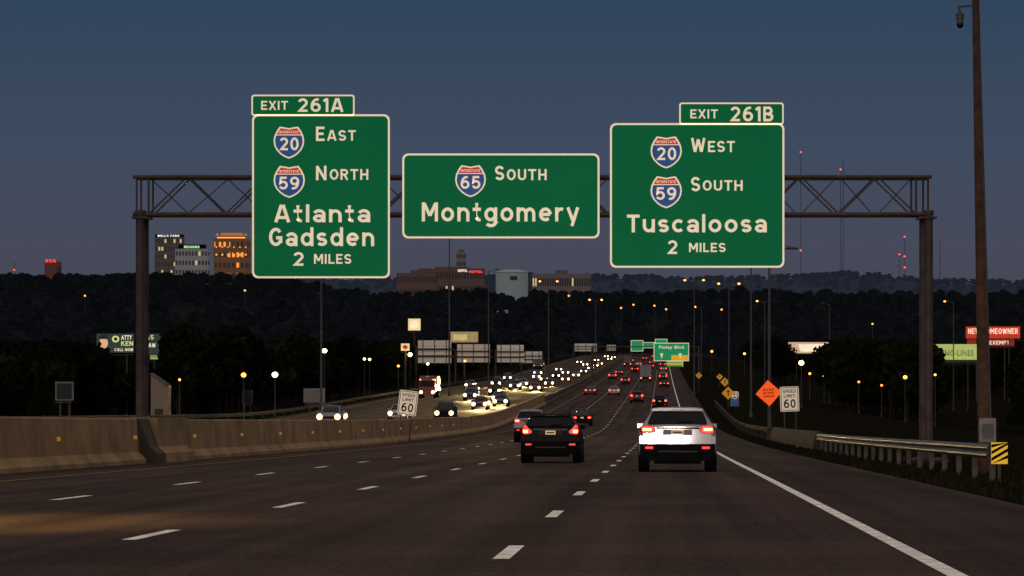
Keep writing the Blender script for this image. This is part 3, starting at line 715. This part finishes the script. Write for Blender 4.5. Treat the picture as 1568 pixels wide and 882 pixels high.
def sedan_mesh(paint,L,W,H,tail=True,head=False):
    b=B(); hw=W/2
    S=[(-.5,.42,.60,.64,.88,.74),(-.485,.36,.64,.68,.95,.78),(-.45,.32,.66,.70,.98,.80),(-.36,.28,.66,.715,1,.78),(-.28,.26,.66,.84,1,.70),(-.19,.25,.65,.955,1,.66),
           (-.05,.24,.645,1.0,1,.66),(.06,.24,.64,.97,1,.66),(.13,.24,.63,.88,1,.68),(.25,.24,.61,.645,.99,.78),(.40,.25,.56,.59,.96,.78),(.475,.3,.48,.51,.9,.72),(.5,.36,.40,.43,.83,.66)]
    rg=(3,5); wsg=(7,9); sg=(3,9)
    secs=[]
    for y,zb,be,tp,w,wt in S:
        w*=hw; wt*=hw; be*=H; tp*=H; y*=L
        h=be-zb
        secs.append([(0,y,zb),(w*.82,y,zb),(w*.96,y,zb+.10*h),(w*.995,y,zb+.35*h),(w,y,zb+.62*h),(w*.975,y,be-.12*h),(w*.93,y,be),(wt,y,tp-.05*H if tp>be+.1 else tp-.02),(wt*.88,y,tp-.012),(wt*.5,y,tp+.004),(0,y,tp+.01)])
    NP=len(secs[0])
    for i in range(len(secs)-1):
        for k in range(NP-1):
            m_=paint
            if k<=1: m_=black
            if k==6 and sg[0]<=i<sg[1] : m_=glass
            if k>=8 and (rg[0]<=i<rg[1] or wsg[0]<=i<wsg[1]): m_=glass
            for s in(1,-1):
                q=[secs[i][k],secs[i][k+1],secs[i+1][k+1],secs[i+1][k]]
                q=[(s*p[0],p[1],p[2]) for p in q]
                if s<0:q=q[::-1]
                b.add(q,[(0,1,2,3)],m_,True)
    for sc in(secs[0],secs[-1]):
        b.poly([p for p in sc]+[(-p[0],p[1],p[2]) for p in sc[::-1][1:-1]],paint)
    R=.32
    for yy in(-.30*L,.31*L):
        for s in(1,-1):
            x1=s*(hw+.012);x0=s*(hw-.24)
            b.cyl((x0,yy,R),(x1,yy,R),R,n=18,mt=rubber); b.cyl((x1-s*.01,yy,R),(x1+s*.006,yy,R),R*.66,R*.60,12,rim)
            b.cyl((s*(hw-.26),yy,R+.02),(s*(hw-.02),yy,R+.02),R+.06,n=18,mt=black)
    for s in(1,-1): sbox(b,s,hw*.90,hw+.07,.15*L,.15*L+.1,.64*H,.64*H+.12,paint)
    y=-.5*L
    for s in(1,-1):
        sbox(b,s,hw*.58,hw*.90,y-.03,y+.14,.50*H,.61*H,lensR)
        if tail: sbox(b,s,hw*.61,hw*.90,y-.045,y-.031,.51*H,.60*H,tailF)
    b.box(-hw*.92,hw*.92,y-.06,y+.2,.27*H,.40*H,paint); b.box(-hw*.85,hw*.85,y-.07,y+.2,.17*H,.268*H,black)
    b.box(-.155,.155,y-.03,y-.012,.50*H,.60*H,plateM)
    y=.5*L
    for s in(1,-1):
        sbox(b,s,hw*.52,hw*.86,y-.18,y+.02,.38*H,.47*H,headD)
        if head:
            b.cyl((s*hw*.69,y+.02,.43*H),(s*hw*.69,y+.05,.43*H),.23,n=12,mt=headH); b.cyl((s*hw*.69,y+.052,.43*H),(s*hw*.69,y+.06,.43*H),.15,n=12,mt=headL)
    b.box(-hw*.48,hw*.48,y-.05,y+.015,.34*H,.45*H,black); b.box(-hw*.85,hw*.85,y-.15,y+.04,.18*H,.33*H,paint)
    return b.build('sedan',data_only=True)
def paint(n,c,r=.3,metal=.0,coat=.4): return mat('car_paint_'+n,c,r,metal,spec=.4,coat=coat)
pW=paint('white',(.54,.49,.54)); pK=mat('car_paint_black',(.006,.0055,.006),.45,spec=.12); pG=paint('grey',(.12,.12,.13)); pS=paint('silver',(.30,.30,.31)); pR=paint('red',(.2,.02,.02)); pB=paint('blue',(.03,.05,.12))
def put(me,name,d,o,rev=False,el=0):
    sl=math.atan((rz(d+2)-rz(d-2))/4)
    e=lift(d) if o<-16 else 0
    return place(me,name,(SL*d+o,d,rz(d)+e+.012),(sl if not rev else -sl,0,-math.atan(SL)+(math.pi if rev else 0)))
put(suv_mesh(pW,4.45,1.94,1.60,0),'white_suv',77.5+2.2,.38)
put(suv_mesh(pK,4.5,1.86,1.52,1),'black_suv',96+2.2,-3.42)
put(suv_mesh(pW,4.9,2.0,1.95,0),'white_suv',190,-7.9)
SM={}
def gcar(kind,p,tail,head):
    k=(kind,p.name,tail,head)
    if k not in SM: SM[k]=suv_mesh(p,4.6,1.86,1.68,2,tail,head,tailF) if kind=='suv' else sedan_mesh(p,4.7,1.86,1.45,tail,head)
    return SM[k]
for d,o,k,p in((308,-7.8,'sedan',pK),(393,-.3,'suv',pK),(436,-3.5,'suv',pG),(510,-7.8,'sedan',pW),(512,-11.7,'sedan',pR),(600,.4,'sedan',pK),(640,-7.5,'suv',pG),
    (700,.2,'suv',pR),(720,-11.4,'suv',pS),(760,.3,'sedan',pW),(800,-11,'sedan',pK),(850,-7.4,'suv',pK),(880,.4,'sedan',pS),(930,-3.4,'suv',pR),(980,.2,'suv',pK),(1020,-7.6,'sedan',pW),(1080,-3.5,'sedan',pK),(1120,-11.2,'suv',pK),(1180,.2,'suv',pW),(1260,-7,'sedan',pK),(1330,-3.4,'suv',pK),(1400,0,'sedan',pR)):
    put(gcar(k,p,True,False),'suv' if k=='suv' else 'car',d,o)
onc=[(225,-23.7),(284,-19.6),(292,-24.5),(370,-19),(410,-25),(352,-20.4),(395,-20.5),(560,-29.6),(565,-25),(570,-20.5),(520,-24.4),(500,-20.2),(470,-28.5),(455,-24.2),(610,-32),(620,-28),(640,-24),(650,-20),(700,-28),(710,-24),(730,-20),(780,-24),(800,-20),(850,-28),(880,-20),(940,-20),(980,-24),(1010,-20),(1060,-28),(1150,-24),(1200,-20),(1280,-20),(1350,-24),(540,-33),(670,-33)]
hp=[pS,pK,pW,pG,pB,pR]
for i,(d,o) in enumerate(onc):
    k='suv' if i%3==1 else 'sedan'
    put(gcar(k,hp[i%6],False,True),'suv' if k=='suv' else 'car',d,o,rev=True)
    if i<14:
        X=SL*d+o; z=rz(d)+lift(d)+.7
        spot('headlight_beam',(X-.1,d-2.6,z),(X-1.0,d-20,z-1.1),14000,(1,.68,.26),42,.8,.15)
def truck(col,tail,head,Ht=3.6):
    b=B(); b.box(-1.22,1.22,-5,1.6,1.1,Ht,col); b.box(-1.1,1.1,1.7,3.6,.5,2.6,col); b.box(-1.0,1.0,3.3,3.62,1.6,2.4,glass)
    b.box(-.9,.9,-4.9,3,.6,1.05,black); b.box(-.02,.02,-5.03,-5.005,1.15,Ht-.1,black); b.box(-1.2,1.2,-5.04,-5.006,Ht-.2,Ht-.1,pR)
    for yy in(-3.9,-2.8,2.6):
        for s in(1,-1): b.cyl((s*.85,yy,.5),(s*1.2,yy,.5),.5,n=16,mt=rubber)
    for s in(1,-1):
        b.box(s*.95-.12,s*.95+.12,-5.06,-4.9,.75,.95,tailC if tail else lensR)
        b.cyl((s*.8,3.6,.85),(s*.8,3.66,.85),.16,n=12,mt=headL if head else headD)
        b.box(s*1.0-.08,s*1.0+.08,-5.05,-5.01,Ht-.08,Ht,tailR)
        b.box(s*1.25-.1,s*1.25+.1,3.0,3.1,1.6,2.2,black)
        if head: b.box(s*.9-.1,s*.9+.1,3.55,3.66,2.5,2.62,lampO)
    b.box(-1.15,1.15,-5.15,-4.95,.5,.62,steel)
    return b.build('truckdata',data_only=True)
put(truck(pS,True,False),'box_truck',685,-3.6); put(truck(pR,False,True,3.0),'box_truck',430,-32,True); put(truck(pG,True,False,3.8),'box_truck',1000,-11,)
put(truck(pG,False,True,3.8),'box_truck',760,-30,True)

# ------------------------------------------------------------------ buildings
winD=mat('window_dark',(.03,.035,.045),.3); winL=mat('window_lit',(.8,.6,.3),.5,emis=(1,.72,.35),es=.5); winO=mat('window_orange',(.8,.4,.1),.5,emis=(1,.33,.06),es=.9)
def tower(name,x0,x1,ytop,d,wall,rows_,cols,litp,tiers=(),crown=None,signs=(),winlit=None,zbase=-10,deep=30):
    b=B(); X=wx((x0+x1)/2,d); w=(x1-x0)*d/F/2; top=wz(ytop,d)
    b.box(-w,w,0,deep,zbase,top,wall)
    H=top-zbase; ch=(top*.98)/rows_; cw=2*w/cols
    for r in range(rows_):
        for c in range(cols):
            z0=top-(r+1)*ch*.97; x=-w+c*cw
            lit=random.random()<litp(r/rows_) 
            b.box(x+cw*.22,x+cw*.78,-.4,-.05,z0+ch*.25,z0+ch*.7,(winlit or winL) if lit else winD)
    for sx in(-1,1):
        for r in range(rows_):
            z0=top-(r+1)*ch*.97
            b.box(sx*w-.3 if sx<0 else sx*w+.05,sx*w-.05 if sx<0 else sx*w+.3,3,deep-3,z0+ch*.3,z0+ch*.65,winD)
    z=top
    for (f,h,m_) in tiers:
        b.box(-w*f,w*f,2,deep-2,z+.02,z+h,m_); z+=h
    for t,a,c,e,f,m_ in signs: b.text(t,-w+2*w*a,-w+2*w*c,top+e,top+f,-1.0,m_,.03)
    if crown: crown(b,w,top,d)
    return b.build(name,(X,d,0))
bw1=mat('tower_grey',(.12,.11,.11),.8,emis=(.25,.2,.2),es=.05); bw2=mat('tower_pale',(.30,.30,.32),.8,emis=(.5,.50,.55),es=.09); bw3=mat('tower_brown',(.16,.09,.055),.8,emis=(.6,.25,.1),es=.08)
tower('office_tower',237,279,363,4500,bw1,11,9,lambda t:.12 if t<.35 else .35,tiers=[(1.0,4,black)],signs=[('WELLS FARO',.1,.9,.4,3.2,em('sign_white',(1,1,1),1.2))])
tower('office_tower',268,318,381,4300,bw2,8,10,lambda t:.06,tiers=[(.8,6,black)],signs=[('REGIONS',.28,.75,.8,4.2,em('sign_green',(.55,1,.5),1.1))])
def crown(b,w,top,d):
    for i in range(6):
        x=-w+2*w*(i+.5)/6; b.box(x-w*.06,x+w*.06,-1.5,-.5,top-22,top-1,bw3); b.ball((x,-2.0,top-23),1.4,winO2); b.ball((x,-2.0,top-12),1.0,winO2)
    b.box(-w*.8,w*.8,0,25,top+.02,top+5,bw3); b.box(-w*.8,w*.8,-.5,-.1,top+1,top+3.0,winO2)
    b.box(-w*.6,w*.6,2,20,top+5.02,top+9,winO3)
    for s in(-1,1): b.prism([(s*w*.8-3,top+5.1),(s*w*.8+3,top+5.1),(s*w*.8,top+9)],2,8,winO3)
winO2=mat('crown_light',(.9,.4,.1),.5,emis=(1,.36,.07),es=1.3); winO3=mat('crown_floodlit',(.5,.25,.1),.5,emis=(1,.35,.08),es=.3)
tower('art_deco_tower',327,381,366,4600,bw3,8,8,lambda t:.35 if t<.7 else .15,crown=crown,winlit=winO)
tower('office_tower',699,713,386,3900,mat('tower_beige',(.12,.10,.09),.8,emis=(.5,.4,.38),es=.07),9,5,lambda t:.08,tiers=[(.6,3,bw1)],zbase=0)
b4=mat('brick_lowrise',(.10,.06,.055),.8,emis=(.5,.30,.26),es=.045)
tower('brick_building',607,668,418,3300,b4,4,14,lambda t:.04,tiers=[(.3,3,b4)]); tower('brick_building',640,742,411,3500,b4,4,22,lambda t:.05,tiers=[(.5,2,b4)],signs=[('HOSPITAL',.60,.74,-4,-1,em('sign_white2',(1,.9,.8),1.2)),('HOTEL',.77,.97,-5,-2.5,em('sign_red',(1,.06,.06),1.6))])
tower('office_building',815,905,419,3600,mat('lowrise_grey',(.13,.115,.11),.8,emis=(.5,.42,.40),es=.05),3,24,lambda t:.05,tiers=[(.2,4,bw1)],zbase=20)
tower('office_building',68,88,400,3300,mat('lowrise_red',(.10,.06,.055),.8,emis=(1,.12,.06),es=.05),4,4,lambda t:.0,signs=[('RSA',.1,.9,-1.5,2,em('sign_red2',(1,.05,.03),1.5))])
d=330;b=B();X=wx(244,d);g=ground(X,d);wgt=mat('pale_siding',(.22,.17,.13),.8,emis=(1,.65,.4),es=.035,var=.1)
b.prism([(-.9,g-.5),(.9,g-.5),(.9,wz(592,d)),(-.9,wz(573,d))],0,3,wgt)
b.box(-.5,.4,-.06,-.01,g+.3,g+2.0,winD); b.prism([(-1.0,wz(573,d)+.1),(-1.0,wz(573,d)),(1.0,wz(593,d)),(1.0,wz(593,d)+.1)],-.2,3.2,steel)
b.build('warehouse_building',(X,d,0))
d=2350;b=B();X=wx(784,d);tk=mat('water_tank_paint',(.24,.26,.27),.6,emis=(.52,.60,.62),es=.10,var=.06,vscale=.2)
r=25*d/F; g=ground(X,d); t=wz(417,d)
b.cyl((0,0,g-5),(0,0,t),r,n=40,mt=tk)
b.cyl((0,0,t),(0,0,t+1.2),r,r*.82,40,tk);b.cyl((0,0,t+1.2),(0,0,t+2.2),r*.82,r*.35,40,tk)
b.cyl((0,0,t-.4),(0,0,t-.1),r*1.012,n=40,mt=steel)
b.box(-1.5,4.0,-r-.3,-r+.05,t-6,t-3,winD); b.cyl((r*.98,-2,g),(r*.98,-2,t),.25,n=5,mt=steel)
b.build('water_tank',(X,d,0))
def mast(px,ytop,d=5350,lights=(1.0,)):
    b=B();X=wx(px,d);g=ground(X,d);t=wz(ytop,d);w=1.1
    for i in range(3):
        a=i*2.094; b.cyl((w*math.cos(a),w*math.sin(a),g-3),(w*.5*math.cos(a),w*.5*math.sin(a),t),.22,n=4,mt=steel)
    n=int((t-g)/6)
    for k in range(n):
        z=g+k*6; a=(k%3)*2.094;c=((k+1)%3)*2.094
        b.cyl((w*math.cos(a),w*math.sin(a),z),(w*math.cos(c),w*math.sin(c),z+6),.14,n=3,mt=steel)
    for f in lights: b.ball((0,-1.5,g+(t-g)*f),1.4,lampR,6)
    b.build('radio_mast',(X,d,0))
mast(1287,258,lights=(.99,)); mast(1226,232,lights=(.995,.22)); mast(1385,362,lights=(.99,.55,.3)); mast(1291,243,5450,lights=()); mast(1439,365,lights=()); mast(1377,385,lights=(.9,)); mast(22,402,5300,lights=(.6,))

# ------------------------------------------------------------------ trees
leaf=mat('foliage',(.012,.016,.006),.9,var=.55,vscale=.35,rand=.45,spec=.02)
leafF=mat('foliage_valley',(.014,.015,.011),.9,var=.25,vscale=.2,rand=.25,spec=0)
leafH=mat('foliage_hill_hazy',(.014,.0155,.014),.9,emis=(.0020,.0025,.0036),es=.9,var=.2,vscale=.12,rand=.2,spec=0)  # aerial haze put into the leaves as faint emission
leafR=mat('foliage_ridge_hazy',(.025,.030,.042),.9,emis=(.011,.0145,.023),es=.9,var=.10,vscale=.1,rand=.06,spec=0)  # bluer base and emission stand in for far haze
bark=mat('bark',(.03,.02,.015),.95,var=.3)
def tree_mesh(seed,lm,nleaf=1300,H=12,ls=.5,conical=False):
    rd=random.Random(seed); b=B()
    b.cyl((0,0,-1),(rd.uniform(-.2,.2),0,H*.5),.28,.16,7,bark)
    blobs=[]
    for i in range(11):
        a=rd.uniform(0,6.28);t=rd.uniform(.3,1); rr=(H*.30)*(1.15-t*.8 if not conical else 1.1-t)*rd.uniform(.4,1)
        c=Vector((rr*math.cos(a),rr*math.sin(a),H*(.16+.74*t))); blobs.append((c,H*rd.uniform(.11,.20)*(1.15-.35*t)))
        if i<6: b.cyl((0,0,H*rd.uniform(.2,.45)),c,.12,.04,5,bark)
    blobs.append((Vector((0,0,H*.88)),H*.12))
    vs=[];fs=[]
    for i in range(nleaf):
        c,r=blobs[rd.randrange(len(blobs))]
        dv=Vector((rd.gauss(0,1),rd.gauss(0,1),rd.gauss(0,.8))).normalized()*r*(rd.random()**.45)*rd.uniform(.85,1.15)
        p=c+dv; s=ls*rd.uniform(.5,1.3)
        u=Vector((rd.gauss(0,1),rd.gauss(0,1),rd.gauss(0,.6))).normalized(); w=u.orthogonal().normalized(); w.rotate(Matrix.Rotation(rd.uniform(0,6.28),3,u)); x=u.cross(w)
        n=len(vs); vs+=[p+w*s,p+x*s*.7,p-w*s,p-x*s*.7]; fs.append((n,n+1,n+2,n+3))
    b.add(vs,fs,lm); return b.build('treedata',data_only=True,recalc=False)
TN=[tree_mesh(i,leaf,1500,11,.48,i==3) for i in range(5)]
TF=[tree_mesh(20+i,leafF,800,11,.8,False) for i in range(5)]
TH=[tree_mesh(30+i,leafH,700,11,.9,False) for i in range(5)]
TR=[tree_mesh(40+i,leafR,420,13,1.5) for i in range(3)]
clear=[(146,264,421),(225,262,345),(1425,1570,642),(1205,1272,905),(620,740,825),(636,840,780),(465,500,335),(83,114,305),(610,630,610),(365,392,385)]
def emp(n):
    e=bpy.data.objects.new(n,None); COL.objects.link(e); return e
def scatter(root,meshes,n,d0,d1,cond,smin,smax,xs=1.0):
    e=emp(root); k=0;tries=0
    while k<n and tries<n*12:
        tries+=1
        d=d0*(d1/d0)**random.random(); hwid=d*960/F; X=random.uniform(-hwid,hwid); o=X-SL*min(d,1700)
        if not cond(X,d,o): continue
        px=CX+X*F/d
        if any(a<=px<=c and d<dm for a,c,dm in clear): continue
        if 755<px<812 and 2225<d<2380: continue
        s=random.uniform(smin,smax)
        place(random.choice(meshes),'tree',(X,d,ground(X,d)-.8),(0,0,random.uniform(0,6.28)),e,(s*xs*random.uniform(.85,1.25),s*xs*random.uniform(.85,1.25),s)); k+=1
# trees right in front of the tank hide its lower half
e=emp('tank_screen_trees')
for i in range(26):
    dd=random.uniform(2215,2300); X=random.uniform(-17,17); s=random.uniform(1.0,1.35)
    zt_=wz(441,dd)-11.5*s
    place(random.choice(TH),'tree',(X,dd,min(ground(X,dd)-.5+4,zt_)),(0,0,i*1.3),e,(s*1.4,s*1.4,s))
lampd=[(421,300),(373,300),(275,300),(1227,420),(1386,420),(1432,420),(497,420),(1260,520),(1320,430),(1350,430)]
def c_near(X,d,o):
    if -52<o<26: return False
    px=CX+X*F/d
    for p,dm in lampd:
        if abs(px-p)<14 and d<dm+5: return False
    if o>0 and d<400: return False
    return True
scatter('woodland_trees',TN,900,345,900,c_near,.65,1.15)
scatter('valley_trees',TF,1000,850,1650,lambda X,d,o:(o<-58 or o>36),.75,1.15,1.15)
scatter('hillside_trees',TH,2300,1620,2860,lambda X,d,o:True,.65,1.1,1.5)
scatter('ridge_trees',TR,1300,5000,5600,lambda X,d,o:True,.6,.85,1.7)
gb=B(); gm=mat('grass_blades',(.028,.027,.013),.95,var=.4,vscale=1.5,spec=0)
for i in range(14000):
    d=random.uniform(46,200); o=5.4+abs(random.gauss(0,1))*6
    X=SL*d+o; z=ground(X,d); h=random.uniform(.05,.2); a=random.uniform(0,6.28);w=.05
    gb.add([(X-w*math.cos(a),d-w*math.sin(a),z),(X+w*math.cos(a),d+w*math.sin(a),z),(X+random.uniform(-.06,.06),d,z+h)],[(0,1,2)],gm)
gb.build('roadside_grass',recalc=False)

# ------------------------------------------------------------------ world, sun, camera
sc=bpy.context.scene
w=bpy.data.worlds.new('World'); sc.world=w; w.use_nodes=True; nt=w.node_tree
bg=nt.nodes['Background']; tc=nt.nodes.new('ShaderNodeTexCoord'); sp=nt.nodes.new('ShaderNodeSeparateXYZ'); cr=nt.nodes.new('ShaderNodeValToRGB')
nt.links.new(tc.outputs['Generated'],sp.inputs[0]); nt.links.new(sp.outputs['Z'],cr.inputs['Fac'])
E=cr.color_ramp.elements
def setc(e,p,c): e.position=p; e.color=(*c,1)
setc(E[0],0.0,(.058,.060,.086)); setc(E[1],1.0,(.36,.30,.28))
for p,c in((.022,(.056,.064,.100)),(.055,(.041,.063,.113)),(.104,(.021,.050,.100)),(.25,(.035,.06,.11)),(.5,(.235,.205,.21))):
    e=E.new(p); e.color=(*c,1)
sky=nt.nodes.new('ShaderNodeTexSky'); sky.sky_type='NISHITA'; sky.sun_disc=False; sky.sun_elevation=math.radians(3); sky.sun_rotation=math.radians(180)
ad=nt.nodes.new('ShaderNodeVectorMath'); ad.operation='MULTIPLY_ADD'; ad.inputs[1].default_value=(.003,.003,.003)
nt.links.new(sky.outputs[0],ad.inputs[0]); nt.links.new(cr.outputs[0],ad.inputs[2]); nt.links.new(ad.outputs[0],bg.inputs['Color'])
bg.inputs['Strength'].default_value=1.0
l=bpy.data.lights.new('sun','SUN'); l.energy=.30; l.angle=math.radians(15); l.color=(1,.80,.62)
so=bpy.data.objects.new('sun',l); COL.objects.link(so); so.rotation_euler=(math.radians(80),0,math.radians(-12))
cam=bpy.data.cameras.new('camera'); co=bpy.data.objects.new('camera',cam); COL.objects.link(co)
cam.sensor_width=36; cam.lens=F/1568*36; cam.shift_y=(HOR-441)/1568; cam.clip_start=.5; cam.clip_end=20000
co.rotation_euler=(math.radians(90),0,0); sc.camera=co
sc.view_settings.view_transform='Standard'; sc.view_settings.look='None'; sc.view_settings.exposure=0
